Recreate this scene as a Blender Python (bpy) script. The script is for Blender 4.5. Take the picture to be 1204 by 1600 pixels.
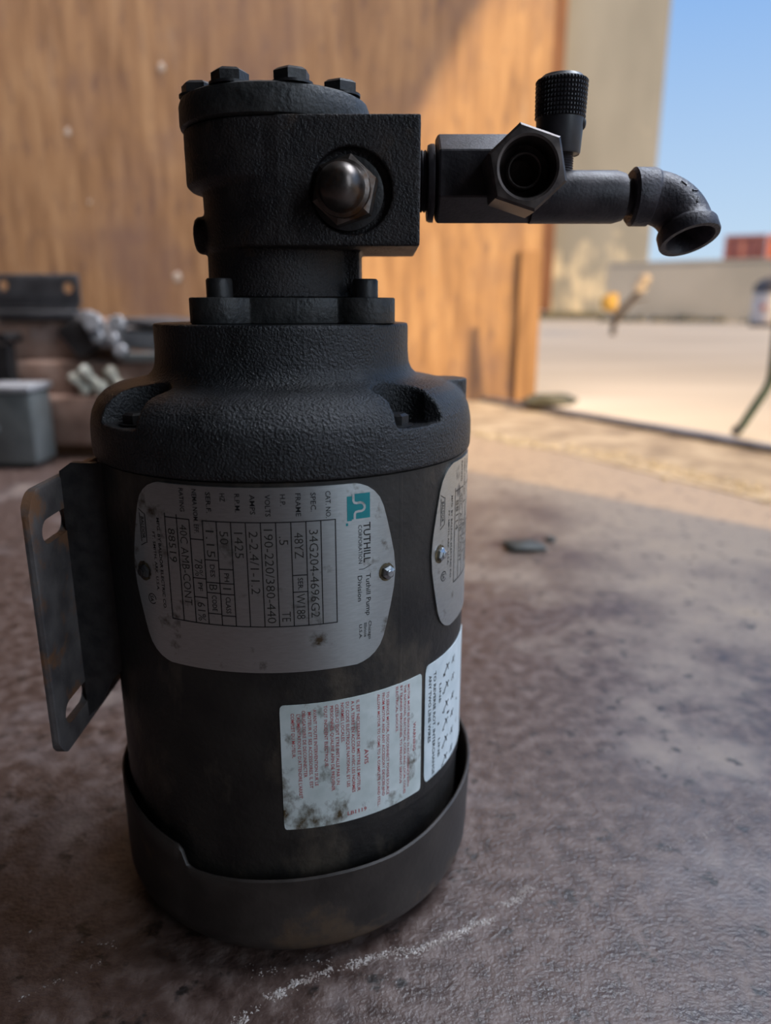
import bpy, bmesh, math, random
from mathutils import Vector, Matrix, noise
random.seed(7)
PI = math.pi
sc = bpy.context.scene
for o in list(bpy.data.objects):
    bpy.data.objects.remove(o)

# ------------------------------------------------------------------ camera
PITCH = math.radians(15.5)
EYE = 0.231
cam = bpy.data.cameras.new('camera')
cam_ob = bpy.data.objects.new('camera', cam)
sc.collection.objects.link(cam_ob)
cam_ob.location = (0, 0, EYE)
cam_ob.rotation_euler = (PI / 2 - PITCH, 0, 0)
cam.sensor_fit = 'VERTICAL'
cam.sensor_height = 36.0
cam.lens = 36.0 * 1156 / 1600
cam.clip_start = 0.01
cam.clip_end = 300
cam.dof.use_dof = True
cam.dof.focus_distance = 0.243
cam.dof.aperture_fstop = 7.0
sc.camera = cam_ob

# ------------------------------------------------------------------ world, sun, light, exposure
w = bpy.data.worlds.new('sky')
sc.world = w
w.use_nodes = True
nt = w.node_tree
nt.nodes.clear()
wo = nt.nodes.new('ShaderNodeOutputWorld')
bg = nt.nodes.new('ShaderNodeBackground')
tc = nt.nodes.new('ShaderNodeTexCoord')
sx = nt.nodes.new('ShaderNodeSeparateXYZ')
rp = nt.nodes.new('ShaderNodeValToRGB')
rp.color_ramp.elements[0].position = 0.0
rp.color_ramp.elements[0].color = (0.60, 0.76, 0.89, 1)
rp.color_ramp.elements[1].position = 0.45
rp.color_ramp.elements[1].color = (0.14, 0.37, 0.84, 1)
nt.links.new(tc.outputs['Generated'], sx.inputs[0])
nt.links.new(sx.outputs['Z'], rp.inputs[0])
nt.links.new(rp.outputs[0], bg.inputs[0])
nt.links.new(bg.outputs[0], wo.inputs[0])
bg.inputs[1].default_value = 1.0

SUN = Vector((-1.0, 1.01, -0.695)).normalized()
sun = bpy.data.lights.new('sun', 'SUN')
sun.energy = 6.4
sun.color = (1.0, 0.73, 0.36)
sun.angle = math.radians(0.6)
sun_ob = bpy.data.objects.new('sun', sun)
sc.collection.objects.link(sun_ob)
sun_ob.rotation_euler = SUN.to_track_quat('-Z', 'Y').to_euler()


def area(name, loc, target, sx_, sy_, power, col, spread=180):
    l = bpy.data.lights.new(name, 'AREA')
    l.shape = 'RECTANGLE'
    l.size, l.size_y = sx_, sy_
    l.energy = power
    l.color = col
    l.spread = math.radians(spread)
    o = bpy.data.objects.new(name, l)
    sc.collection.objects.link(o)
    o.location = loc
    o.rotation_euler = (Vector(target) - Vector(loc)).to_track_quat('-Z', 'Y').to_euler()
    return o


# added fill lamps without fixtures: over the back, and along the right wall
area('fill_back', (-0.45, 1.05, 2.80), (-0.5, 1.80, 0.4), 2.6, 0.7, 22, (1.0, 0.93, 0.95), 62)
area('fill_right', (1.76, -1.06, 1.00), (0.1, 0.35, 0.15), 1.2, 1.7, 15, (0.74, 0.86, 1.0), 120)
# cool fill lamp added above the outside of the main doorway, no fixture
area('fill_door', (1.18, 1.02, 2.50), (-0.25, 0.32, 0.0), 2.3, 0.7, 20, (0.82, 0.89, 1.0), 66)

sc.view_settings.view_transform = 'Standard'
sc.view_settings.look = 'None'
sc.view_settings.exposure = 0.0
sc.view_settings.gamma = 1.0
sc.view_settings.use_curve_mapping = False
sc.cycles.use_denoising = True
sc.cycles.max_bounces = 8

# ------------------------------------------------------------------ helpers
COL = sc.collection


def V3(*a):
    return Vector(a)


def obj(name, data, m=None, parent=None, smooth=None, loc=None):
    if isinstance(data, bmesh.types.BMesh):
        bmesh.ops.recalc_face_normals(data, faces=data.faces[:])
        me = bpy.data.meshes.new(name)
        data.to_mesh(me)
        data.free()
    else:
        me = data
    if m and not me.materials:
        me.materials.append(m)
    if smooth is not None:
        me.polygons.foreach_set('use_smooth', [True] * len(me.polygons))
        if smooth < 179:
            me.set_sharp_from_angle(angle=math.radians(smooth))
    o = bpy.data.objects.new(name, me)
    COL.objects.link(o)
    if parent:
        o.parent = parent
    if loc is not None:
        o.location = loc
    return o


def empty(name, loc, rz=0):
    o = bpy.data.objects.new(name, None)
    o.empty_display_size = 0.05
    COL.objects.link(o)
    o.location = loc
    o.rotation_euler = (0, 0, rz)
    return o


def tag(o, label=None, cat=None, group=None, kind=None):
    if label: o['label'] = label
    if cat: o['category'] = cat
    if group: o['group'] = group
    if kind: o['kind'] = kind
    return o


def pydata(verts, faces):
    me = bpy.data.meshes.new('m')
    me.from_pydata([tuple(v) for v in verts], [], faces)
    bm = bmesh.new()
    bm.from_mesh(me)
    bpy.data.meshes.remove(me)
    return bm


def box(bm, lo, hi, bev=0.0, rot=None, seg=2):
    """axis-aligned box into bm, optional bevel and rotation about its centre"""
    t = bmesh.new()
    bmesh.ops.create_cube(t, size=1)
    s = Vector(hi) - Vector(lo)
    c = (Vector(hi) + Vector(lo)) / 2
    bmesh.ops.scale(t, vec=s, verts=t.verts)
    if bev:
        bmesh.ops.bevel(t, geom=t.edges[:], offset=bev, segments=seg, affect='EDGES', profile=0.5)
    if rot:
        bmesh.ops.rotate(t, cent=(0, 0, 0), matrix=rot, verts=t.verts)
    bmesh.ops.translate(t, vec=c, verts=t.verts)
    merge(bm, t)
    return bm


def merge(bm, t):
    me = bpy.data.meshes.new('t')
    t.to_mesh(me)
    t.free()
    bm.from_mesh(me)
    bpy.data.meshes.remove(me)


def newbox(lo, hi, bev=0.0, rot=None):
    return box(bmesh.new(), lo, hi, bev, rot)


def lathe(profile, seg=64, mtx=None, closed=False, bm=None, rfun=None):
    """revolve (r, z) pairs about Z"""
    verts, faces = [], []
    n = len(profile)
    for j in range(seg):
        a = 2 * PI * j / seg
        for (r, z) in profile:
            v = Vector((r * math.sin(a), -r * math.cos(a), z))
            if rfun: v = rfun(v, a)
            verts.append(mtx @ v if mtx else v)
    m = n if closed else n - 1
    for j in range(seg):
        k = (j + 1) % seg
        for i in range(m):
            i2 = (i + 1) % n
            faces.append((j * n + i, k * n + i, k * n + i2, j * n + i2))
    t = pydata(verts, faces)
    bmesh.ops.remove_doubles(t, verts=t.verts, dist=1e-6)
    bmesh.ops.recalc_face_normals(t, faces=t.faces[:])
    if bm is None:
        return t
    merge(bm, t)
    return bm


def axis_mtx(origin, direction):
    q = Vector(direction).to_track_quat('Z', 'Y')
    return Matrix.Translation(origin) @ q.to_matrix().to_4x4()


def cylinder(origin, direction, r, h, seg=48, ch=0.0, bm=None):
    p = [(0, 0), (r - ch, 0), (r, ch), (r, h - ch), (r - ch, h), (0, h)] if ch else [(0, 0), (r, 0), (r, h), (0, h)]
    return lathe(p, seg, axis_mtx(origin, direction), bm=bm)


def hexhead(r, h, ch=0.0012, rot=0.0, hole=0.0):
    """hexagon prism along +Z with a turned chamfer on its top"""
    prof = [(0, 0), (r, 0), (r, h - ch), (r - ch * 1.6, h), (0, h)]
    verts, faces = [], []
    seg = 6
    for j in range(seg):
        a = 2 * PI * j / seg + rot
        for (rr, z) in prof:
            verts.append((rr * math.cos(a), rr * math.sin(a), z))
    n = len(prof)
    for j in range(seg):
        k = (j + 1) % seg
        for i in range(n - 1):
            faces.append((j * n + i, k * n + i, k * n + i + 1, j * n + i + 1))
    t = pydata(verts, faces)
    bmesh.ops.remove_doubles(t, verts=t.verts, dist=1e-7)
    return t


def xform(bm, mtx):
    bmesh.ops.transform(bm, matrix=mtx, verts=bm.verts)
    return bm


def sweep(path, profile, seg=32, up=(0, 1, 0)):
    """profile: (s, r) pairs along path(s) -> (pos, tangent)"""
    verts, faces = [], []
    up = Vector(up)
    for (s, r) in profile:
        p, t = path(s)
        t = t.normalized()
        x = up.cross(t).normalized()
        y = t.cross(x)
        for j in range(seg):
            a = 2 * PI * j / seg
            verts.append(p + r * (x * math.cos(a) + y * math.sin(a)))
    for i in range(len(profile) - 1):
        for j in range(seg):
            k = (j + 1) % seg
            faces.append((i * seg + j, i * seg + k, (i + 1) * seg + k, (i + 1) * seg + j))
    return pydata(verts, faces)


def tube_pts(pts, r, seg=12, caps=True):
    pts = [Vector(p) for p in pts]
    n = len(pts)
    verts, faces = [], []
    for i, p in enumerate(pts):
        t = (pts[min(i + 1, n - 1)] - pts[max(i - 1, 0)]).normalized()
        u = Vector((0.31, 0.9, 0.17))
        x = u.cross(t).normalized()
        y = t.cross(x)
        rr = r[i] if isinstance(r, (list, tuple)) else r
        for j in range(seg):
            a = 2 * PI * j / seg
            verts.append(p + rr * (x * math.cos(a) + y * math.sin(a)))
    for i in range(n - 1):
        for j in range(seg):
            k = (j + 1) % seg
            faces.append((i * seg + j, i * seg + k, (i + 1) * seg + k, (i + 1) * seg + j))
    if caps:
        faces.append(tuple(range(seg)))
        faces.append(tuple((n - 1) * seg + j for j in range(seg)))
    return pydata(verts, faces)


def bake(o, *mods):
    for kind, kw in mods:
        md = o.modifiers.new(kind, kind)
        for k, v in kw.items():
            setattr(md, k, v)
    dg = bpy.context.evaluated_depsgraph_get()
    me = bpy.data.meshes.new_from_object(o.evaluated_get(dg))
    o.modifiers.clear()
    o.data = me
    return o


def cut(o, cutter_bm):
    c = obj('cutter', cutter_bm, None, o.parent)
    c.location = o.location
    bake(o, ('BOOLEAN', dict(operation='DIFFERENCE', object=c, solver='EXACT')))
    bpy.data.objects.remove(c)
    return o


def roughen(o, amp, scale, amp2=0, scale2=1):
    me = o.data
    co = [v.co.copy() for v in me.vertices]
    no = [v.normal.copy() for v in me.vertices]
    for v, c, n in zip(me.vertices, co, no):
        d = amp * noise.noise(c * scale)
        if amp2:
            d += amp2 * noise.noise(c * scale2)
        v.co = c + n * d


def smoothset(o, ang=180):
    me = o.data
    me.polygons.foreach_set('use_smooth', [True] * len(me.polygons))
    if ang < 180:
        me.set_sharp_from_angle(angle=math.radians(ang))


# ------------------------------------------------------------------ materials
def mk(name, cols, scale=60, detail=5, rough=0.5, rough2=None, metal=0.0, bump=0.0, bscale=300, bdist=0.001,
       stretch=(1, 1, 1), lo=0.35, hi=0.65, spec=0.5, bdetail=4, distort=0.0):
    m = bpy.data.materials.new(name)
    m.use_nodes = True
    n = m.node_tree.nodes
    L = m.node_tree.links
    b = n['Principled BSDF']
    b.inputs['Roughness'].default_value = rough
    b.inputs['Metallic'].default_value = metal
    b.inputs['Specular IOR Level'].default_value = spec
    if len(cols) == 1:
        b.inputs['Base Color'].default_value = (*cols[0], 1)
    tcn = n.new('ShaderNodeTexCoord')
    mp = n.new('ShaderNodeMapping')
    mp.inputs['Scale'].default_value = stretch
    L.new(tcn.outputs['Object'], mp.inputs[0])
    if len(cols) > 1 or rough2 is not None:
        nz = n.new('ShaderNodeTexNoise')
        nz.inputs['Scale'].default_value = scale
        nz.inputs['Detail'].default_value = detail
        nz.inputs['Distortion'].default_value = distort
        L.new(mp.outputs[0], nz.inputs['Vector'])
        if len(cols) > 1:
            r = n.new('ShaderNodeValToRGB')
            r.name = 'colour_ramp'
            el = r.color_ramp.elements
            while len(el) < len(cols):
                el.new(0.5)
            for i, c in enumerate(cols):
                el[i].position = lo + (hi - lo) * i / (len(cols) - 1)
                el[i].color = (*c, 1)
            L.new(nz.outputs['Fac'], r.inputs[0])
            L.new(r.outputs[0], b.inputs['Base Color'])
        if rough2 is not None:
            mr = n.new('ShaderNodeMapRange')
            mr.inputs['From Min'].default_value = 0.3
            mr.inputs['From Max'].default_value = 0.7
            mr.inputs['To Min'].default_value = rough
            mr.inputs['To Max'].default_value = rough2
            L.new(nz.outputs['Fac'], mr.inputs[0])
            L.new(mr.outputs[0], b.inputs['Roughness'])
    if bump:
        n2 = n.new('ShaderNodeTexNoise')
        n2.inputs['Scale'].default_value = bscale
        n2.inputs['Detail'].default_value = bdetail
        L.new(mp.outputs[0], n2.inputs['Vector'])
        bp = n.new('ShaderNodeBump')
        bp.inputs['Strength'].default_value = bump
        bp.inputs['Distance'].default_value = bdist
        L.new(n2.outputs['Fac'], bp.inputs['Height'])
        L.new(bp.outputs[0], b.inputs['Normal'])
    return m


def overlay(m, col, scale, lo, hi, stretch=(1, 1, 1), grad=None, detail=6, rough=None):
    """second colour laid over the base through a noise mask; grad=(axis, at0, at1, add) biases the mask"""
    n = m.node_tree.nodes
    L = m.node_tree.links
    b = n['Principled BSDF']
    tcn = n.new('ShaderNodeTexCoord')
    mp = n.new('ShaderNodeMapping')
    mp.inputs['Scale'].default_value = stretch
    L.new(tcn.outputs['Object'], mp.inputs[0])
    nz = n.new('ShaderNodeTexNoise')
    nz.inputs['Scale'].default_value = scale
    nz.inputs['Detail'].default_value = detail
    nz.inputs['Roughness'].default_value = 0.62
    L.new(mp.outputs[0], nz.inputs['Vector'])
    fac = nz.outputs['Fac']
    for g in (grad or []):
        sp = n.new('ShaderNodeSeparateXYZ')
        L.new(tcn.outputs['Object'], sp.inputs[0])
        mr = n.new('ShaderNodeMapRange')
        mr.inputs['From Min'].default_value = g[1]
        mr.inputs['From Max'].default_value = g[2]
        mr.inputs['To Min'].default_value = g[3]
        mr.inputs['To Max'].default_value = 0.0
        if isinstance(g[0], tuple):
            dp = n.new('ShaderNodeVectorMath')
            dp.operation = 'DOT_PRODUCT'
            dp.inputs[1].default_value = g[0]
            L.new(tcn.outputs['Object'], dp.inputs[0])
            L.new(dp.outputs['Value'], mr.inputs[0])
        else:
            L.new(sp.outputs[g[0]], mr.inputs[0])
        ad = n.new('ShaderNodeMath')
        L.new(fac, ad.inputs[0])
        L.new(mr.outputs[0], ad.inputs[1])
        fac = ad.outputs[0]
    r = n.new('ShaderNodeMapRange')
    r.inputs['From Min'].default_value = lo
    r.inputs['From Max'].default_value = hi
    L.new(fac, r.inputs[0])
    mx = n.new('ShaderNodeMix')
    mx.data_type = 'RGBA'
    inp = b.inputs['Base Color']
    if inp.links:
        L.new(inp.links[0].from_socket, mx.inputs[6])
    else:
        mx.inputs[6].default_value = inp.default_value
    mx.inputs[7].default_value = (*col, 1)
    L.new(r.outputs[0], mx.inputs[0])
    L.new(mx.outputs[2], inp)
    if rough is not None:
        m2 = n.new('ShaderNodeMix')
        ri = b.inputs['Roughness']
        if ri.links:
            L.new(ri.links[0].from_socket, m2.inputs[2])
        else:
            m2.inputs[2].default_value = ri.default_value
        m2.inputs[3].default_value = rough
        L.new(r.outputs[0], m2.inputs[0])
        L.new(m2.outputs[0], ri)
    return m


M = {}
M['cast_black'] = mk('cast_black', [(0.010, 0.010, 0.011), (0.026, 0.026, 0.028)], 90, rough=0.38, rough2=0.52, bump=1.0, bscale=1150, bdist=0.0009)
M['pump_iron'] = mk('pump_iron', [(0.010, 0.008, 0.009), (0.026, 0.020, 0.019)], 120, rough=0.45, rough2=0.62, bump=0.9, bscale=1250, bdist=0.0006)
overlay(M['pump_iron'], (0.05, 0.03, 0.018), 70, 0.58, 0.72)
M['flange_iron'] = mk('flange_iron', [(0.018, 0.018, 0.018), (0.045, 0.043, 0.041)], 120, rough=0.45, rough2=0.6, bump=0.6, bscale=600, bdist=0.0007)
M['shell'] = mk('shell_paint', [(0.009, 0.008, 0.008), (0.028, 0.023, 0.019)], 45, rough=0.42, rough2=0.6, bump=0.4, bscale=420, bdist=0.0006)
overlay(M['shell'], (0.125, 0.096, 0.068), 38, 0.54, 0.80, stretch=(1, 1, 0.5), rough=0.5)
M['fan_cover'] = mk('fan_cover_steel', [(0.028, 0.022, 0.019), (0.060, 0.047, 0.040)], 50, rough=0.42, rough2=0.6, bump=0.15, bscale=300)
overlay(M['fan_cover'], (0.105, 0.068, 0.042), 40, 0.60, 0.70, grad=[(2, 0.0, 0.020, 0.16)])
M['bolt_black'] = mk('bolt_black', [(0.014, 0.013, 0.014), (0.030, 0.027, 0.026)], 200, rough=0.4, rough2=0.55, bump=0.2, bscale=700)
M['foot'] = mk('foot_steel', [(0.075, 0.066, 0.066), (0.130, 0.115, 0.110)], 90, rough=0.45, rough2=0.62, bump=0.25, bscale=500)
overlay(M['foot'], (0.19, 0.095, 0.05), 55, 0.54, 0.64, grad=[(2, 0.15, 0.125, 0.07)])
M['alu'] = mk('plate_aluminium', [(0.50, 0.54, 0.55), (0.56, 0.60, 0.61)], 700, rough=0.36, rough2=0.42, metal=1.0, stretch=(0.5, 0.5, 3.0))
overlay(M['alu'], (0.12, 0.085, 0.055), 90, 0.60, 0.74, grad=[(0, -0.046, -0.030, 0.08)], rough=0.6)
M['ink'] = mk('black_ink', [(0.006, 0.007, 0.008)], rough=0.5)
M['stamp'] = mk('stamped_digits', [(0.05, 0.05, 0.045)], rough=0.35, metal=0.4)
M['teal'] = mk('teal_ink', [(0.005, 0.22, 0.25), (0.008, 0.27, 0.29)], 300, rough=0.4)
M['rivet'] = mk('rivet_steel', [(0.30, 0.32, 0.34), (0.5, 0.52, 0.54)], 400, rough=0.3, metal=0.9)
M['grime'] = mk('grime_ring', [(0.03, 0.018, 0.008), (0.16, 0.12, 0.06)], 500, rough=0.7)
M['sticker'] = mk('sticker_white', [(0.60, 0.66, 0.63), (0.74, 0.79, 0.77)], 120, rough=0.38)
overlay(M['sticker'], (0.085, 0.055, 0.020), 130, 0.60, 0.76, stretch=(1, 1, 0.7), grad=[(0, 0.002, 0.036, 0.10), (2, 0.056, 0.076, 0.08)])
M['sticker2'] = mk('sticker_white_clean', [(0.64, 0.72, 0.74), (0.76, 0.83, 0.85)], 120, rough=0.35)
overlay(M['sticker2'], (0.07, 0.05, 0.03), 95, 0.68, 0.74)
M['red_ink'] = mk('red_ink', [(0.42, 0.05, 0.055), (0.52, 0.09, 0.09)], 200, rough=0.5)
M['brass'] = mk('plug_brass', [(0.085, 0.070, 0.062), (0.17, 0.145, 0.13)], 160, rough=0.28, rough2=0.45, metal=0.85, bump=0.1, bscale=500)
overlay(M['brass'], (0.10, 0.045, 0.018), 110, 0.55, 0.68, rough=0.6)
M['fitting'] = mk('fitting_steel', [(0.026, 0.022, 0.025), (0.055, 0.046, 0.050)], 140, rough=0.40, rough2=0.55, metal=0.35, bump=0.12, bscale=900)
M['nut'] = mk('nut_steel', [(0.060, 0.048, 0.046), (0.13, 0.105, 0.095)], 200, rough=0.42, rough2=0.55, metal=0.7)
M['malleable'] = mk('malleable_iron', [(0.030, 0.026, 0.032), (0.070, 0.060, 0.068)], 160, rough=0.42, rough2=0.6, metal=0.2, bump=0.5, bscale=800, bdist=0.0006)
M['knob'] = mk('knob_plastic', [(0.020, 0.018, 0.021), (0.038, 0.034, 0.038)], 220, rough=0.4, rough2=0.5)

# plywood: long vertical grain, dark flecks, grey weathering
ply = mk('plywood', [(0.225, 0.118, 0.056), (0.345, 0.188, 0.086), (0.430, 0.252, 0.122)], 15, detail=8, rough=0.55, rough2=0.7, stretch=(3.0, 1, 0.40), lo=0.30, hi=0.70, bump=0.2, bscale=90, distort=0.35)
overlay(ply, (0.135, 0.075, 0.058), 26, 0.54, 0.74, stretch=(2.0, 1, 0.55), detail=8)
overlay(ply, (0.44, 0.31, 0.20), 20, 0.62, 0.84, stretch=(2.6, 1, 0.22), detail=5)
overlay(ply, (0.20, 0.115, 0.085), 3.0, 0.50, 0.75, detail=7)
M['ply'] = ply
M['batten'] = mk('batten_wood', [(0.20, 0.10, 0.04), (0.36, 0.19, 0.08)], 10, stretch=(4, 4, 0.4), rough=0.6, distort=0.5)

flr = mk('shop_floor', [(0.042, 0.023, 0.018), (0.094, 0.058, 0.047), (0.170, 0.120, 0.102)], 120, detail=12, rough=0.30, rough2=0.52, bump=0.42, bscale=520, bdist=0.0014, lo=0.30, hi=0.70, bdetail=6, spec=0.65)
overlay(flr, (0.27, 0.235, 0.235), 9.0, 0.54, 0.84, detail=11, rough=0.45, grad=[(0, 0.34, 0.08, 0.12)])
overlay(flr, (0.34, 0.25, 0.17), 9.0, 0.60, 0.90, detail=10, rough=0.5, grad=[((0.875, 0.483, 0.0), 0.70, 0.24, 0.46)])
overlay(flr, (0.018, 0.012, 0.010), 75, 0.58, 0.66, detail=8)
overlay(flr, (0.034, 0.024, 0.020), 14, 0.64, 0.70, detail=7)
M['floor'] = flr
M['sill'] = mk('sill_concrete', [(0.21, 0.150, 0.092), (0.33, 0.245, 0.155), (0.42, 0.325, 0.215)], 14, detail=9, rough=0.7, bump=0.6, bscale=120, bdist=0.003)
M['sand'] = mk('sand_crumbs', [(0.28, 0.21, 0.13), (0.45, 0.36, 0.24)], 60, rough=0.8)
M['crumb'] = mk('crack_crumbs', [(0.32, 0.26, 0.225), (0.62, 0.56, 0.52)], 150, rough=0.7)
M['steel_edge'] = mk('edge_steel', [(0.10, 0.085, 0.085), (0.20, 0.18, 0.18)], 30, rough=0.5, metal=0.3)
M['yard'] = mk('yard_concrete', [(0.54, 0.435, 0.315), (0.72, 0.595, 0.445)], 1.6, detail=8, rough=0.85, stretch=(0.4, 1.6, 1), lo=0.3, hi=0.7)
M['grey_wall'] = mk('grey_render', [(0.200, 0.196, 0.188), (0.265, 0.258, 0.246)], 0.9, detail=7, rough=0.85, stretch=(1.6, 1.6, 0.5), lo=0.3, hi=0.7)
overlay(M['grey_wall'], (0.50, 0.44, 0.35), 2.2, 0.66, 0.80, stretch=(1.4, 1, 0.6), grad=[(2, 1.0, 1.9, 0.22)])  # dappled sun patches painted in pale colour near the wall's foot
M['yard_wall'] = mk('yard_wall_render', [(0.37, 0.34, 0.29), (0.46, 0.42, 0.36)], 1.1, detail=6, rough=0.85)
M['moss'] = mk('wall_foot_dirt', [(0.05, 0.05, 0.035), (0.12, 0.11, 0.08)], 6, rough=0.9)
M['brown_board'] = mk('brown_board', [(0.13, 0.045, 0.016), (0.22, 0.085, 0.030)], 3, stretch=(3, 3, 0.3), rough=0.6)
M['container_red'] = mk('container_red', [(0.16, 0.035, 0.03), (0.30, 0.13, 0.12)], 0.9, rough=0.6)
M['container_orange'] = mk('container_orange', [(0.55, 0.15, 0.06), (0.65, 0.20, 0.08)], 0.9, rough=0.6)
M['green_pipe'] = mk('green_pipe', [(0.022, 0.038, 0.026), (0.045, 0.068, 0.045)], 30, rough=0.5)
M['weed'] = mk('dry_weed', [(0.055, 0.036, 0.025), (0.11, 0.075, 0.05)], 20, rough=0.8)
M['weed_leaf'] = mk('yellow_leaf', [(0.50, 0.27, 0.04), (0.60, 0.36, 0.08)], 10, rough=0.7)
M['weed_head'] = mk('pale_seed_head', [(0.40, 0.30, 0.22), (0.50, 0.40, 0.30)], 10, rough=0.8)
M['drum'] = mk('pale_drum', [(0.62, 0.54, 0.48), (0.74, 0.65, 0.58)], 6, rough=0.5)
M['drum_lid'] = mk('drum_lid', [(0.07, 0.055, 0.05), (0.11, 0.09, 0.08)], 6, rough=0.6)
M['drum_mark'] = mk('drum_mark', [(0.55, 0.12, 0.05)], rough=0.6)
M['rust'] = mk('rusty_casting', [(0.13, 0.076, 0.055), (0.25, 0.155, 0.115), (0.36, 0.25, 0.20)], 22, detail=8, rough=0.55, rough2=0.75, bump=0.4, bscale=90, bdist=0.002, lo=0.3, hi=0.7)
overlay(M['rust'], (0.29, 0.27, 0.26), 10, 0.56, 0.74)
M['dark_steel'] = mk('dark_steel', [(0.045, 0.043, 0.045), (0.085, 0.082, 0.085)], 30, rough=0.5, rough2=0.65)
M['machined'] = mk('machined_grey', [(0.18, 0.18, 0.185), (0.32, 0.32, 0.33)], 30, rough=0.42, metal=0.3)
M['grey_paint'] = mk('grey_green_paint', [(0.105, 0.112, 0.107), (0.16, 0.168, 0.16)], 20, rough=0.5, rough2=0.65)
M['grey_lid'] = mk('pale_lid', [(0.28, 0.28, 0.285), (0.40, 0.40, 0.41)], 40, rough=0.45)
M['cream'] = mk('cream_plastic', [(0.55, 0.54, 0.44), (0.70, 0.69, 0.58)], 60, rough=0.5)
M['shutter'] = mk('shutter_steel', [(0.16, 0.15, 0.14), (0.22, 0.21, 0.20)], 4, rough=0.6)
M['dark_wall'] = mk('dark_block_wall', [(0.045, 0.042, 0.040), (0.075, 0.070, 0.066)], 3, rough=0.85)
M['pebble'] = mk('pebble_stone', [(0.025, 0.028, 0.024), (0.065, 0.068, 0.058)], 60, rough=0.6)
M['chip'] = mk('paint_fleck', [(0.50, 0.42, 0.34)], rough=0.7)

# ------------------------------------------------------------------ the setting
# doorway line: from FAR (by the plywood) to NEAR (jamb beside the camera) and on behind
FAR = Vector((0.20, 1.98))
DIRT = Vector((0.483, -0.875)).normalized()
NRM = Vector((DIRT.y * -1, DIRT.x))          # points outdoors (to the right)
NRM = NRM if NRM.x > 0 else -NRM


def dl(t, off=0.0):
    p = FAR + DIRT * t + NRM * off
    return (p.x, p.y)


def slab(pts, z0, z1):
    bm = bmesh.new()
    lo = [bm.verts.new((x, y, z0)) for x, y in pts]
    hi = [bm.verts.new((x, y, z1)) for x, y in pts]
    n = len(pts)
    bm.faces.new(hi)
    bm.faces.new(lo[::-1])
    for i in range(n):
        bm.faces.new((lo[i], lo[(i + 1) % n], hi[(i + 1) % n], hi[i]))
    return bm


PLY_Y = 1.885
SILL_W = 0.30
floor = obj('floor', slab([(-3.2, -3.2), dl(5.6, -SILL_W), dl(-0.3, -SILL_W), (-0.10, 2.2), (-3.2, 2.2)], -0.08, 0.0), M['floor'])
tag(floor, 'brown stained concrete shop floor with a pale crumbling crack', kind='structure')
sill = obj('trim_1', slab([dl(5.6, -SILL_W), dl(5.6, -0.012), dl(-0.4, -0.012), dl(-0.3, -SILL_W)], -0.08, 0.0012), M['sill'])
tag(sill, 'sunlit sandy concrete sill strip inside the doorway', kind='structure')
edge = obj('trim_2', slab([dl(5.6, -0.012), dl(5.6, 0.022), dl(-0.4, 0.022), dl(-0.4, -0.012)], -0.08, 0.0105), M['steel_edge'])
tag(edge, 'dark steel edging along the outer edge of the doorway sill', kind='structure')
yard = obj('floor_yard', slab([dl(5.6, 0.022), (60, -20), (60, 70), (-30, 70), (-30, 4), dl(-0.4, 0.022)], -0.10, -0.004), M['yard'])
tag(yard, 'pale sunlit concrete yard beyond the doorway', kind='structure')

# plywood end wall, a board at its free edge
wall_back = obj('wall_back', newbox((-3.2, PLY_Y, 0.0), (0.3775, PLY_Y + 0.018, 2.9)), M['ply'])
tag(wall_back, 'worn brown plywood wall with sunlight across its right end', kind='structure')
obj('batten', newbox((0.3235, PLY_Y - 0.016, 0.0), (0.3765, PLY_Y - 0.0005, 0.362), 0.002), M['batten'], wall_back)
for k, (x, z, r) in enumerate([(-0.507, 0.753, .008), (-0.735, 0.62, .007), (-0.505, 0.30, .010), (-0.70, 0.47, .004)]):
    b = bmesh.new()
    bmesh.ops.create_icosphere(b, subdivisions=2, radius=r)
    for v in b.verts:
        v.co.y *= 0.12
        v.co.z *= 1.3
        v.co += v.co * 0.35 * noise.noise(v.co * 300 + Vector((k, 0, 0)))
    obj('paint_fleck', b, M['chip'], wall_back, smooth=180, loc=(x, PLY_Y - 0.0005, z))

# right wall with the doorway: half-raised shutter above, solid pier beyond the near jamb
HEAD = 2.50
shut = obj('door_1', slab([dl(-0.05, 0.02), dl(2.76, 0.02), dl(2.76, 0.05), dl(-0.05, 0.05)], HEAD, 2.9), M['shutter'])
tag(shut, 'raised steel shutter over the doorway', kind='structure')
SHADE_W = 0.05 + 0.387 * (2.6 - 1.03) / 0.695
shade_slab = obj('ceiling_shade_slab', slab([dl(-0.6, 0.05), dl(6.4, 0.05), dl(6.4, SHADE_W), dl(-0.6, SHADE_W)], 2.6, 2.65), M['shutter'])  # unseen slab added outside to cast the slanting shadow on the plywood
tag(shade_slab, 'unseen flat slab added outside the doorway to shade the upper plywood', kind='structure')
for k in range(4):
    z = HEAD + 0.03 + k * 0.082
    obj('slat', slab([dl(-0.05, 0.006), dl(2.76, 0.006), dl(2.76, 0.0195), dl(-0.05, 0.0195)], z, z + 0.07), M['shutter'], shut)
pier = obj('wall_right', slab([dl(2.76, -0.09), dl(5.6, -0.09), dl(5.6, 0.05), dl(2.76, 0.05)], 0.0, 2.9), M['dark_wall'])
tag(pier, 'dark block wall on the near side of the doorway', kind='structure')
wl = obj('wall_left', newbox((-3.32, -3.2, 0), (-3.2, 2.2, 2.9)), M['dark_wall'])
tag(wl, 'dark block wall on the left side of the shop', kind='structure')
wf = obj('wall_front', newbox((-3.32, -3.32, 0), (3.1, -3.2, 2.9)), M['dark_wall'])
tag(wf, 'dark block wall behind the camera', kind='structure')
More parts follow.
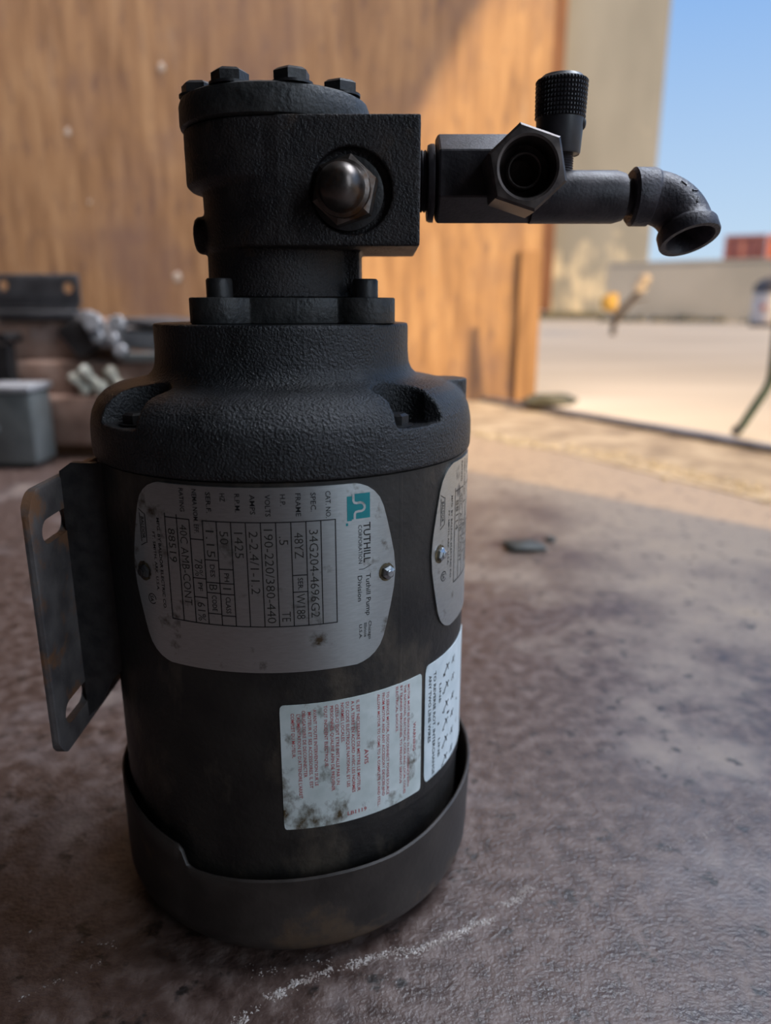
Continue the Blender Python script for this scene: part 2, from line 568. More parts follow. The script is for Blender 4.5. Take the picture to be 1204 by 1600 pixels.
cl = obj('ceiling', slab([(-3.32, -3.32), dl(6.0, 0.05), dl(-0.25, 0.05), (-0.1, 2.2), (-3.32, 2.2)], 2.9, 2.98), M['dark_wall'])
tag(cl, 'dark flat ceiling over the shop', kind='structure')

# ------------------------------------------------------------------ the yard beyond
gw = obj('wall_grey', newbox((3.17, 15.0, -0.05), (5.05, 15.5, 9.0)), M['grey_wall'])
tag(gw, 'tall grey weathered building wall across the yard', kind='structure')
obj('plinth', newbox((3.0, 14.9, -0.05), (5.12, 15.0, 0.13), 0.01), M['moss'], gw)
bb = obj('trim_3', newbox((2.70, 14.7, 0.16), (3.165, 14.9, 9.0), 0.01), M['brown_board'])
tag(bb, 'reddish brown board upright at the left edge of the grey wall', kind='structure')
# low yard wall from (4.45,13) towards (4.85,9.3) and on
a_, b_ = Vector((3.6, 12.6)), Vector((8.2, 9.9))
d_ = (b_ - a_).normalized()
n_ = Vector((-d_.y, d_.x)); n_ = n_ if n_.x > 0 else -n_
yw = obj('wall_yard', slab([a_, b_, b_ + n_ * 0.2, a_ + n_ * 0.2], -0.05, 0.88), M['yard_wall'])
tag(yw, 'low beige yard wall in full sun', kind='structure')
obj('coping', slab([a_ - n_ * .02, b_ - n_ * .02, b_ + n_ * 0.22, a_ + n_ * 0.22], 0.8805, 0.92), M['yard_wall'], yw)
b = bmesh.new()
for k in range(90):
    t = random.random()
    p = a_.lerp(b_, t) - n_ * random.uniform(0.02, 0.16)
    s = bmesh.new()
    bmesh.ops.create_icosphere(s, subdivisions=1, radius=random.uniform(0.03, 0.085))
    for v in s.verts:
        v.co.z *= random.uniform(0.7, 1.3)
    bmesh.ops.translate(s, vec=(p.x, p.y, 0.02), verts=s.verts)
    merge(b, s)
tag(obj('weeds', b, M['moss'], yw, smooth=180), kind='stuff')


def corrug(name, x0, x1, y, z0, z1, depth, m, label):
    root = empty(name, ((x0 + x1) / 2, y, z0))
    root.rotation_euler = (0, 0, -math.atan2(x0, y))
    tag(root, label, 'container', 'shipping containers behind the yard wall')
    hx = (x1 - x0) / 2
    n = int((x1 - x0) / 0.14)
    verts, faces = [], []
    pts = []
    for i in range(n + 1):
        x = -hx + 0.06 + (2 * hx - 0.12) * i / n
        pts.append((x, 0.03 if (i // 2) % 2 else 0.065))
    pts += [(hx - 0.06, depth - 0.05), (-hx + 0.06, depth - 0.05)]
    b = bmesh.new()
    lo = [b.verts.new((x, yy, 0.12)) for x, yy in pts]
    hi = [b.verts.new((x, yy, z1 - z0 - 0.1)) for x, yy in pts]
    k = len(pts)
    b.faces.new(hi); b.faces.new(lo[::-1])
    for i in range(k):
        b.faces.new((lo[i], lo[(i + 1) % k], hi[(i + 1) % k], hi[i]))
    obj('side_panel', b, m, root)
    h = z1 - z0
    for zz in ((0.0, 0.13), (h - 0.11, h)):
        obj('rail', newbox((-hx, 0.0, zz[0]), (hx, depth, zz[1]), 0.01), m, root)
    for xx in (-hx, hx - 0.09):
        obj('corner_post', newbox((xx, -0.005, 0.13), (xx + 0.09, 0.10, h - 0.11), 0.008), m, root)
    return root


corrug('shipping_container', 10.85, 12.07, 25.0, -0.004, 2.44, 6.0, M['container_red'], 'dark red shipping container showing above the yard wall')
corrug('shipping_container', 12.10, 14.5, 24.6, -0.004, 2.45, 6.0, M['container_orange'], 'bright orange shipping container at the right edge of the picture')

# pale drum beside the yard wall
dr = empty('drum', (4.66, 9.3, -0.004))
tag(dr, 'pale drum with a dark lid standing before the yard wall', 'drum')
obj('body', lathe([(0, .04), (.19, .04), (.20, .05), (.205, .14), (.198, .15), (.205, .16), (.205, .28), (.198, .29), (.205, .30), (.205, .38), (.195, .40), (0, .40)], 40), M['drum'], dr, smooth=50)
obj('lid', lathe([(0, .401), (.212, .401), (.214, .43), (.19, .50), (.13, .55), (.05, .575), (0, .58)], 40), M['drum_lid'], dr, smooth=50)
obj('base', lathe([(0, 0), (.215, 0), (.215, .039), (0, .039)], 40), M['drum_lid'], dr, smooth=50)
b = bmesh.new()
bmesh.ops.create_uvsphere(b, u_segments=16, v_segments=8, radius=0.035)
for v in b.verts: v.co.y *= 0.25
xform(b, Matrix.Translation((-0.155, -0.135, .23)) @ Matrix.Rotation(math.radians(-48), 4, 'Z'))
obj('mark', b, M['drum_mark'], dr, smooth=180)

# green bent pipe stand just outside the doorway
gp = empty('pipe_stand', (0.656, 1.372, -0.004))
tag(gp, 'bent green pipe leg standing on the yard just outside the doorway', 'stand')
pts = [(0.0, 0, 0.0075), (0.012, 0.002, 0.026), (0.03, 0.004, 0.058), (0.045, 0.006, 0.083), (0.0525, 0.008, 0.098), (0.056, 0.01, 0.115), (0.056, 0.012, 0.16), (0.054, 0.015, 0.30), (0.052, 0.02, 0.52)]
obj('pipe', tube_pts(pts, 0.0080, 14), M['green_pipe'], gp, smooth=50)
obj('foot_cap', tube_pts([(-0.0045, -.001, 0.0055), (-0.002, -.0003, 0.010), (0.003, 0, 0.018)], [0.0080, 0.0090, 0.0088], 14), M['dark_steel'], gp, smooth=50)
obj('crossbar', tube_pts([(0.052, 0.02, 0.515), (0.40, -0.3, 0.515)], 0.0055, 14), M['green_pipe'], gp, smooth=50)

# dry weed stalk in the yard
wd = empty('dry_weed', (1.94, 6.5, -0.004))
tag(wd, 'leaning dry weed stalk with a yellow leaf in the yard', 'weed')
obj('stalk', tube_pts([(0.0, 0, 0), (0.0, 0, .06), (0.015, 0, .13), (.06, 0, .20), (.13, 0, .28), (.20, 0, .37), (.25, 0, .42)], [.022, .022, .026, .030, .026, .024, .018], 8), M['weed'], wd, smooth=180)
obj('twig', tube_pts([(.12, 0, .27), (.19, .01, .29), (.27, .02, .30)], [.012, .01, .006], 8), M['weed'], wd, smooth=180)
for k, (x, z, r, mm, nm) in enumerate([(-.035, .27, .075, 'weed_leaf', 'leaf'), (.20, .40, .055, 'weed_head', 'seed_head'), (.235, .46, .05, 'weed_head', 'seed_head')]):
    b = bmesh.new()
    bmesh.ops.create_icosphere(b, subdivisions=3, radius=r)
    for v in b.verts:
        v.co.y *= 0.5
        v.co *= 1 + 0.45 * noise.noise(v.co * 22 + Vector((k * 5, 0, 0)))
    obj(nm, b, M[mm], wd, smooth=180, loc=(x, 0.0, z))
obj('leaf_stem', tube_pts([(.015, 0, .12), (-.01, 0, .18), (-.03, 0, .24)], .008, 8), M['weed'], wd, smooth=180)

# ------------------------------------------------------------------ floor details
def crumbs(name, line, n, rmin, rmax, spread, m, parent, z=0.0, flat=0.5):
    pts = [Vector((x, y)) for x, y in line]
    seg = [(pts[i + 1] - pts[i]).length for i in range(len(pts) - 1)]
    tot = sum(seg)
    verts, faces = [], []
    base = [(1, 0, 0), (-.5, .87, 0), (-.5, -.87, 0), (0, 0, 1), (.4, .3, .7)]
    for k in range(n):
        s = random.random() * tot
        i = 0
        while i < len(seg) - 1 and s > seg[i]:
            s -= seg[i]; i += 1
        d = (pts[i + 1] - pts[i]).normalized()
        p = pts[i] + d * s
        nn = Vector((-d.y, d.x))
        wob = 1.3 * spread * noise.noise(Vector((p.x * 110, p.y * 110, 3)))
        dens = noise.noise(Vector((p.x * 75, p.y * 75, 9)))
        if dens < -0.12 and random.random() < 0.82: continue
        p = p + nn * (wob + random.gauss(0, spread * 0.5))
        r = random.uniform(rmin, rmax) * (1.4 if random.random() < .07 else 1)
        a = random.random() * 6.28
        ca, sa = math.cos(a), math.sin(a)
        o = len(verts)
        for (x, y, q) in base:
            x *= random.uniform(.7, 1.3); y *= random.uniform(.7, 1.3)
            verts.append((p.x + r * (x * ca - y * sa), p.y + r * (x * sa + y * ca), z - 0.0002 + r * flat * q))
        faces += [(o, o + 1, o + 3), (o + 1, o + 2, o + 3), (o + 2, o, o + 4), (o, o + 3, o + 4), (o + 2, o + 4, o + 3)]
    me = bpy.data.meshes.new(name)
    me.from_pydata(verts, [], faces)
    return tag(obj(name, me, m, parent), kind='stuff')


crk = [(-0.060, 0.180), (-0.0496, 0.1926), (-0.0385, 0.2046), (-0.0278, 0.2097), (0.0019, 0.2205), (0.0188, 0.2248), (0.0315, 0.2307), (0.0424, 0.2385), (0.0604, 0.2535), (0.0715, 0.256), (0.0861, 0.2607), (0.1047, 0.2682), (0.1278, 0.278), (0.1446, 0.2843), (0.1641, 0.2951), (0.1861, 0.3067), (0.23, 0.327)]
crumbs('crack', crk[:9], 2100, 0.0002, 0.0011, 0.0022, M['crumb'], floor)
crumbs('crack', crk[8:], 700, 0.0002, 0.0008, 0.0014, M['crumb'], floor)
crumbs('crack', [(-0.1361, 0.2316), (-0.1252, 0.2292), (-0.1148, 0.2277), (-0.10, 0.2230)], 90, 0.0003, 0.0009, 0.0016, M['crumb'], floor)
crumbs('crack', [(-0.1279, 0.1996), (-0.1185, 0.2084), (-0.1038, 0.2177)], 60, 0.0003, 0.0008, 0.0016, M['crumb'], floor)
crumbs('crack', [(-0.052, 0.2140), (-0.038, 0.2120), (-0.030, 0.2190), (-0.020, 0.2150)], 120, 0.0003, 0.0008, 0.003, M['crumb'], floor)
crumbs('sand_ridge', [(0.14, 1.40), (0.2254, 1.3015), (0.3238, 1.2196), (0.3966, 1.1012), (0.4495, 1.0087), (0.4882, 0.8988), (0.56, 0.80)], 900, 0.003, 0.010, 0.028, M['sand'], sill, z=0.001, flat=0.35)
crumbs('grit', [(-0.15, 0.40), (0.25, 0.40), (0.30, 0.60), (0.0, 0.62)], 260, 0.0004, 0.0014, 0.09, M['pebble'], floor)


def lump(name, r, sc_, loc, m, label, cat, seed=0, group=None):
    b = bmesh.new()
    bmesh.ops.create_icosphere(b, subdivisions=3, radius=r)
    for v in b.verts:
        v.co *= 1 + 0.35 * noise.noise(v.co * (1.3 / r) + Vector((seed, 0, 0)))
        v.co = Vector((v.co.x * sc_[0], v.co.y * sc_[1], v.co.z * sc_[2]))
    mz = min(v.co.z for v in b.verts)
    bmesh.ops.translate(b, vec=(0, 0, -mz - 0.0004), verts=b.verts)
    o = obj(name, b, m, smooth=180, loc=loc)
    return tag(o, label, cat, group)


lump('pebble', 0.016, (1.35, 0.95, 0.24), (0.137, 0.697, 0.0), M['pebble'], 'flat dark green-grey stone lying on the floor behind the pump', 'stone', 3)
lump('pebble', 0.0055, (1, 1, 0.4), (0.168, 0.722, 0.0), M['pebble'], 'tiny dark pebble just right of the flat stone', 'stone', 8)
lump('rag', 0.036, (1.7, 0.9, 0.40), (0.375, 1.70, 0.0100), M['moss'], 'dark crumpled scrap at the foot of the plywood edge', 'scrap', 5)

# ------------------------------------------------------------------ scrap machinery on the left
mc = empty('machine_casting', (-0.46, 1.28, 0))
tag(mc, 'large rusty machine casting lying in front of the plywood wall', 'machine part')
# local origin at (-0.46, 1.28)
b = bmesh.new()
box(b, (-0.33, -0.10, 0.028), (0.20, 0.16, 0.150), 0.012)
obj('body', b, M['rust'], mc, smooth=40)
b = bmesh.new()
box(b, (-0.25, -0.085, 0.148), (-0.012, 0.15, 0.212), 0.012)
obj('upper_housing', b, M['rust'], mc, smooth=40)
b = bmesh.new()
box(b, (-0.11, -0.135, 0.020), (0.17, -0.098, 0.098), 0.01)
obj('front_plate', b, M['rust'], mc, smooth=40)
b = bmesh.new()
box(b, (-0.022, -0.11, 0.165), (0.20, 0.14, 0.196), 0.007, Matrix.Rotation(math.radians(4), 3, 'Y'))
obj('deck', b, M['machined'], mc, smooth=40)
b = bmesh.new()
box(b, (0.055, -0.12, 0.196), (0.22, 0.12, 0.208), 0.004, Matrix.Rotation(math.radians(5), 3, 'Y'))
obj('cover_strip', b, M['dark_steel'], mc, smooth=40)
b = bmesh.new()
box(b, (-0.03, -0.125, 0.160), (0.012, -0.07, 0.213), 0.006, Matrix.Rotation(math.radians(-38), 3, 'Y'))
obj('slot_block', b, M['bolt_black'], mc, smooth=40)
for (x, y, z, r) in [(0.025, -0.135, 0.205, .016), (0.056, -0.125, 0.204, .014), (0.03, -0.14, 0.186, .011), (0.052, -0.14, 0.184, .010), (0.064, -0.145, 0.166, .011), (0.012, -0.12, 0.213, .012)]:
    hb = hexhead(r, r * 0.9, 0.002)
    xform(hb, Matrix.Translation((x, y, z)) @ Matrix.Rotation(math.radians(70), 4, 'X'))
    obj('bolt_head', hb, M['machined'], mc, smooth=30)
obj('bar', newbox((0.06, -0.142, 0.150), (0.19, -0.122, 0.164), 0.003), M['grey_paint'], mc)
obj('bore', cylinder((-0.118, -0.1365, 0.185), (0, 1, 0), 0.008, 0.055, 20), M['bolt_black'], mc, smooth=40)
obj('skid', newbox((-0.32, -0.12, 0.0), (-0.22, 0.15, 0.029), 0.004), M['bolt_black'], mc)
obj('skid', newbox((0.05, -0.10, 0.0), (0.15, 0.15, 0.029), 0.004), M['bolt_black'], mc)
obj('gap_shade_block', newbox((-0.19, -0.118, 0.105), (-0.118, -0.095, 0.176), 0.004), M['bolt_black'], mc)  # solid black block, its colour standing in for a shaded gap

# grey-green box in front of it
gb = empty('grey_box', (-0.552, 1.105, 0))
tag(gb, 'squat grey-green metal box with a pale lip beside the rusty casting', 'box')
b = newbox((-0.046, -0.035, 0.006), (0.040, 0.035, 0.112), 0.007)
for v in b.verts:
    if v.co.x < -0.03 and v.co.z < 0.05: v.co.x += 0.012
obj('body', b, M['grey_paint'], gb, smooth=40)
obj('lid', newbox((-0.034, -0.040, 0.1125), (0.043, 0.038, 0.122), 0.003), M['grey_lid'], gb, smooth=40)
obj('base', newbox((-0.028, -0.030, 0.0), (0.034, 0.030, 0.0065), 0.001), M['bolt_black'], gb)
obj('ridge', newbox((-0.0455, -0.0385, 0.056), (-0.010, -0.0345, 0.066), 0.0015), M['grey_lid'], gb)

# dark bracket with two holes on top of the casting
bk_m = bmesh.new()
for x0, x1, z0, z1 in [(-.070, .060, .0, .014), (-.070, .062, .014, .024)]:
    box(bk_m, (x0, -0.012 if z0 == 0 else -0.004, z0), (x1, 0.03 if z0 == 0 else 0.004, z1), 0.0035)
bk = obj('bracket', bk_m, M['dark_steel'], smooth=40, loc=(-0.540, 1.20, 0.2122))
tag(bk, 'dark steel angle bracket with two bolt holes resting on the casting', 'bracket')
plate = obj('flange', newbox((-.070, -0.004, .022), (.066, 0.004, .068), 0.003), M['dark_steel'], bk)
c2 = bmesh.new()
cylinder((-.052, -0.02, .051), (0, 1, 0), .0085, .04, 24, bm=c2)
cylinder((.048, -0.02, .047), (0, 1, 0), .0085, .04, 24, bm=c2)
cut(plate, c2)
smoothset(plate, 40)


def connector(loc, ang, s=1.0, label=''):
    pr = [(0, 0), (.008, .0), (.0115, .004), (.0115, .012), (.008, .017), (.0065, .026), (.0068, .033), (.0105, .038), (.0110, .046), (.008, .050), (0, .050)]
    b = lathe([(r * s, z * s) for r, z in pr], 20)
    rm = Matrix.Rotation(ang[1], 4, 'Z') @ Matrix.Rotation(ang[0], 4, 'Y')
    xform(b, rm)
    mz = min(v.co.z for v in b.verts)
    bmesh.ops.translate(b, vec=(0, 0, -mz), verts=b.verts)
    o = obj('plastic_connector', b, M['cream'], smooth=50, loc=loc)
    return tag(o, label, 'connector', 'cream connectors on the rusty casting')


ZB = 0.098
for (x, y, z, a, s, lb) in [
    (-0.462, 1.160, ZB, (-0.75, 0.0), 0.75, 'cream plastic connector lying nearest the grey box, lowest of the cluster'),
    (-0.438, 1.164, ZB, (-0.72, 0.2), 1.0, 'cream plastic connector propped upright in the middle of the cluster'),
    (-0.408, 1.168, ZB, (-0.62, -0.2), 0.9, 'cream plastic connector leaning just left of the motor shoulder'),
    (-0.368, 1.172, ZB, (0.9, 0.3), 0.8, 'cream plastic connector half hidden behind the motor shoulder'),
]:
    connector((x, y, z), a, s, lb)

# ------------------------------------------------------------------ the pump and motor
AX, AY = -0.0386, 0.2874
PM = empty('motor_pump', (AX, AY, 0))
tag(PM, 'grimy black electric motor standing upright with a gear pump and pipe fittings on top', 'pump')


def cyl_pt(arc, z, r):
    a = arc / 70.5
    return Vector((r * math.sin(a), -r * math.cos(a), z))


# --- shell
RS = 0.0700
obj('motor_shell', lathe([(0, .012), (.066, .012), (.0685, .014), (.0692, .03), (.0692, .052), (RS, .0525), (RS, .1795), (.068, .1805), (0, .1805)], 160), M['shell'], PM, smooth=30)
shell = [c for c in PM.children if c.name.startswith('motor_shell')][0]
b = bmesh.new()
for k in range(1):
    vs = []
    for i in range(40):
        z = .0525 + i * (.1265 / 39)
        for da in (-.0012, 0, .0012):
            a = math.radians(38.5) + da / RS
            rr = RS + (.00020 if da == 0 else -.0001)
            vs.append(b.verts.new((rr * math.sin(a), -rr * math.cos(a), z)))
    for i in range(39):
        for j in range(2):
            b.faces.new((vs[i * 3 + j], vs[i * 3 + j + 1], vs[i * 3 + j + 4], vs[i * 3 + j + 3]))
obj('weld_seam', b, M['shell'], shell, smooth=180)

# --- end bell (cast), with through-bolt pockets
prof = [(0, .180), (.0708, .180), (.0712, .1806), (.0714, .186), (.0712, .191), (.0703, .1955), (.0682, .1995), (.0655, .2022), (.062, .2040), (.0575, .2050), (.0535, .2056), (.0505, .2066), (.0485, .2085), (.0474, .211), (.0470, .216), (.0470, .2250), (.0466, .2254), (0, .2254)]
bell = obj('end_bell', lathe(prof, 120), M['cast_black'], PM)
PK = [46, -43, 137, -133]
for deg in PK:
    a = math.radians(deg)
    t = bmesh.new()
    c = Vector((.0605 * math.sin(a), -.0605 * math.cos(a), .1932))
    dirv = Vector((math.sin(a), -math.cos(a), 0))
    cylinder(c, (0, 0, 1), .0098, .03, 32, bm=t)
    cut(bell, t)
    t = bmesh.new()
    b2 = bmesh.new()
    # outward-opening flare of the pocket
    tn = Vector((math.cos(a), math.sin(a), 0))
    vs = []
    for (u, q) in [(-.0085, -.002), (.0085, -.002), (.0135, .02), (-.0135, .02)]:
        p = c + tn * u + dirv * q
        vs.append((p.x, p.y))
    b2 = slab(vs, .1938, .24)
    cut(bell, b2)
lug = bmesh.new()
a = math.radians(97)
cylinder((.0612 * math.sin(a), -.0612 * math.cos(a), .183), (0, 0, 1), .0098, .0212, 40, bm=lug)
tmp = bmesh.new()
tmp.from_mesh(bell.data)
merge(tmp, lug)
tmp.to_mesh(bell.data)
tmp.free()
bake(bell, ('REMESH', dict(mode='VOXEL', voxel_size=0.00075)), ('SMOOTH', dict(factor=0.5, iterations=5)))
roughen(bell, 0.00006, 1100, 0.00003, 520)
if not bell.data.materials: bell.data.materials.append(M['cast_black'])
smoothset(bell)
bolt_me = None
hb = hexhead(.0046, .0036, .0007)
lathe([(0, -.0004), (.0058, -.0004), (.0058, .0001), (0, .0001)], 24, bm=hb)
for i, deg in enumerate(PK):
    a = math.radians(deg - 3)
    p = (.0610 * math.sin(a), -.0610 * math.cos(a), .1938)
    if i == 0:
        o = obj('bolt', hb, M['bolt_black'], bell, smooth=30, loc=p)
        bolt_me = o.data
    else:
        o = obj('bolt', bolt_me, None, bell, loc=p)
    o.rotation_euler = (0, 0, a + 0.3)

# --- fan cover with uneven rim
def rim(deg):
    tab = [(-180, .050), (-100, .0510), (-67, .0500), (-45, .0470), (-29.0, .0450), (-28.2, .0425), (-27.2, .0385), (-25, .0372), (-18, .0372), (0, .0386), (16, .0395), (34, .0396), (45, .0412), (56, .0436), (75, .0458), (120, .050), (180, .050)]
    for (x0, y0), (x1, y1) in zip(tab, tab[1:]):
        if x0 <= deg <= x1:
            return y0 + (y1 - y0) * (deg - x0) / (x1 - x0)
    return .05


verts, faces = [], []
SEG = 240
RC = .0736
for j in range(SEG):
    deg = -180 + 360 * j / SEG
    a = math.radians(deg)
    rz = rim(deg)
    bul = 0.0012 * max(0, math.cos(a - math.radians(70)))
    pr = [(.030, .0), (.050, .0), (.0585, .0)] + [(RC - .0145 + .0145 * math.sin(t), .0145 - .0145 * math.cos(t)) for t in [i * PI / 2 / 8 for i in range(1, 9)]]
    pr += [(RC + bul * .3, .024), (RC + bul * .7, rz * .5 + .015), (RC + bul, rz - .0006), (RC + bul - .0007, rz), (RC + bul - .0013, rz - .0004), (RC + bul * .6 - .0015, .022), (RC - .004, .010), (.055, .003), (.030, .003)]
    for (r, z) in pr:
        verts.append((r * math.sin(a) + .0006, -r * math.cos(a), z))
n = len(pr)
for j in range(SEG):
    k = (j + 1) % SEG
    for i in range(n):
        i2 = (i + 1) % n
        faces.append((j * n + i, k * n + i, k * n + i2, j * n + i2))
fc = obj('fan_cover', pydata(verts, faces), M['fan_cover'], PM, smooth=50)

# --- mounting foot: plate with slots and two webs
foot = obj('mounting_foot', newbox((-.0775, -.0615, .0772), (-.0745, .0615, .1745), 0.0012), M['foot'], PM)
# round the plate corners
c2 = bmesh.new()
for sy in (-1, 1):
    for (zc, sz) in ((.0772, 1), (.1745, -1)):
        cy = sy * (.0615 - .010)
        cz = zc + sz * .010
        pts = [(sy * .064, zc - sz * .003)]
        for i in range(9):
            t = PI / 2 * i / 8
            pts.append((cy + sy * .010 * math.sin(t), cz - sz * .010 * math.cos(t)))
        t = bmesh.new()
        A = [t.verts.new((-.08, y, z)) for y, z in pts]
        B = [t.verts.new((-.07, y, z)) for y, z in pts]
        t.faces.new(A); t.faces.new(B[::-1])
        for i in range(len(pts)):
            t.faces.new((A[i], A[(i + 1) % len(pts)], B[(i + 1) % len(pts)], B[i]))
        bmesh.ops.recalc_face_normals(t, faces=t.faces[:])
        merge(c2, t)
cut(foot, c2)
c2 = bmesh.new()
for sy in (-1, 1):
    for zc in (.0910, .1585):
        yc = sy * .0435
        pts = []
        for i in range(9):
            t = -PI / 2 + PI * i / 8
            pts.append((yc + .0065 + .0043 * math.cos(t), zc + .0043 * math.sin(t)))
        for i in range(9):
            t = PI / 2 + PI * i / 8
            pts.append((yc - .0065 + .0043 * math.cos(t), zc + .0043 * math.sin(t)))
        t = bmesh.new()
        A = [t.verts.new((-.08, y, z)) for y, z in pts]
        B = [t.verts.new((-.07, y, z)) for y, z in pts]
        t.faces.new(A); t.faces.new(B[::-1])
        for i in range(len(pts)):
            t.faces.new((A[i], A[(i + 1) % len(pts)], B[(i + 1) % len(pts)], B[i]))
        bmesh.ops.recalc_face_normals(t, faces=t.faces[:])
        merge(c2, t)
cut(foot, c2)
smoothset(foot, 35)
for sy in (-1, 1):
    y0 = sy * .0345
    t = bmesh.new()
    P = [(-.0748, .080), (-.069, .086), (-.064, .096), (-.058, .1015), (-.055, .1025), (-.055, .1785), (-.0705, .1790), (-.0748, .176)]
    A = [t.verts.new((x, y0 - .0014, z)) for x, z in P]
    B = [t.verts.new((x, y0 + .0014, z)) for x, z in P]
    t.faces.new(A); t.faces.new(B[::-1])
    for i in range(len(P)):
        t.faces.new((A[i], A[(i + 1) % len(P)], B[(i + 1) % len(P)], B[i]))
    obj('web', t, M['bolt_black'], foot)

# --- labels on the shell
def wrap_grid(rows, r, thick=0.00045, cols=72):
    """rows: list of (z, a0, a1) top to bottom in mm arc; curved sheet with thickness"""
    b = bmesh.new()
    outer, inner = [], []
    for (z, a0, a1) in rows:
        ro, ri = [], []
        for i in range(cols + 1):
            a = a0 + (a1 - a0) * i / cols
            ro.append(b.verts.new(cyl_pt(a, z, r)))
            ri.append(b.verts.new(cyl_pt(a, z, r - thick)))
        outer.append(ro); inner.append(ri)
    R_ = len(rows)
    for i in range(R_ - 1):
        for j in range(cols):
            b.faces.new((outer[i][j], outer[i][j + 1], outer[i + 1][j + 1], outer[i + 1][j]))
            b.faces.new((inner[i][j], inner[i + 1][j], inner[i + 1][j + 1], inner[i][j + 1]))
        for (e) in (0, cols):
            b.faces.new((outer[i][e], outer[i + 1][e], inner[i + 1][e], inner[i][e]))
    for j in range(cols):
        for i in (0, R_ - 1):
            b.faces.new((outer[i][j], outer[i][j + 1], inner[i][j + 1], inner[i][j]))
    return b


class Print:
    """flat print (letters, rules) laid on the curved shell; s runs down the motor, t around it"""

    def __init__(self, r, off=0.0):
        self.v, self.f, self.r, self.off = [], [], r, off

    def tri(self, pts, faces):
        o = len(self.v)
        self.v += [cyl_pt(a + self.off, z, self.r) for a, z in pts]
        self.f += [tuple(o + i for i in f) for f in faces]

    def text(self, s, a0, a1, z0, z1, along=False, bold=0.0):
        """baseline at arc a0, cap height to a1 (mm), reading from z0 down to z1; along=True reads around the shell"""
        cu = bpy.data.curves.new('t', 'FONT')
        cu.body = s
        cu.resolution_u = 2
        cu.offset = bold
        ob = bpy.data.objects.new('t', cu)
        COL.objects.link(ob)
        dg = bpy.context.evaluated_depsgraph_get()
        me = bpy.data.meshes.new_from_object(ob.evaluated_get(dg))
        bpy.data.objects.remove(ob)
        if not me.vertices: return
        xs = [v.co.x for v in me.vertices]
        x0, x1 = min(xs), max(xs)
        cap = 0.69
        pts = []
        for v in me.vertices:
            u = (v.co.x - x0) / (x1 - x0)
            t = v.co.y / cap
            if along:
                pts.append((a0 + (a1 - a0) * u, z0 + (z1 - z0) * t))
            else:
                pts.append((a0 + (a1 - a0) * t, z0 + (z1 - z0) * u))
        self.tri(pts, [tuple(p.vertices) for p in me.polygons])
        bpy.data.meshes.remove(me)

    def rect(self, a0, a1, z0, z1):
        n = max(1, int(abs(a1 - a0) / 1.5))
        pts, fs = [], []
        for i in range(n + 1):
            a = a0 + (a1 - a0) * i / n
            pts += [(a, z0), (a, z1)]
        for i in range(n):
            fs.append((2 * i, 2 * i + 2, 2 * i + 3, 2 * i + 1))
        self.tri(pts, fs)

    def stroke(self, pl, wd):
        """polyline in (a mm, z m) with width wd mm"""
        P = [Vector((a, z * 1000)) for a, z in pl]
        n = len(P)
        pts, fs = [], []
        for i, p in enumerate(P):
            d = (P[min(i + 1, n - 1)] - P[max(i - 1, 0)]).normalized()
            nn = Vector((-d.y, d.x)) * wd / 2
            for q in (p + nn, p - nn):
                pts.append((q.x, q.y / 1000))
        for i in range(n - 1):
            fs.append((2 * i, 2 * i + 1, 2 * i + 3, 2 * i + 2))
        self.tri(pts, fs)

    def build(self, name, m, parent):
        me = bpy.data.meshes.new(name)
        me.from_pydata([tuple(v) for v in self.v], [], self.f)
        return obj(name, me, m, parent)


RP = RS + 0.0007
RI = RP + 0.00007


def tz(y):       # layout grid of the nameplate, down the motor
    return .1675 - (y - 811) * .0002146


def ta(x):       # layout grid of the nameplate, around the motor (mm of arc)
    return 23.4 + (x - 523) * .2055 + (0.0125 * (x - 545) if x > 545 else 0)


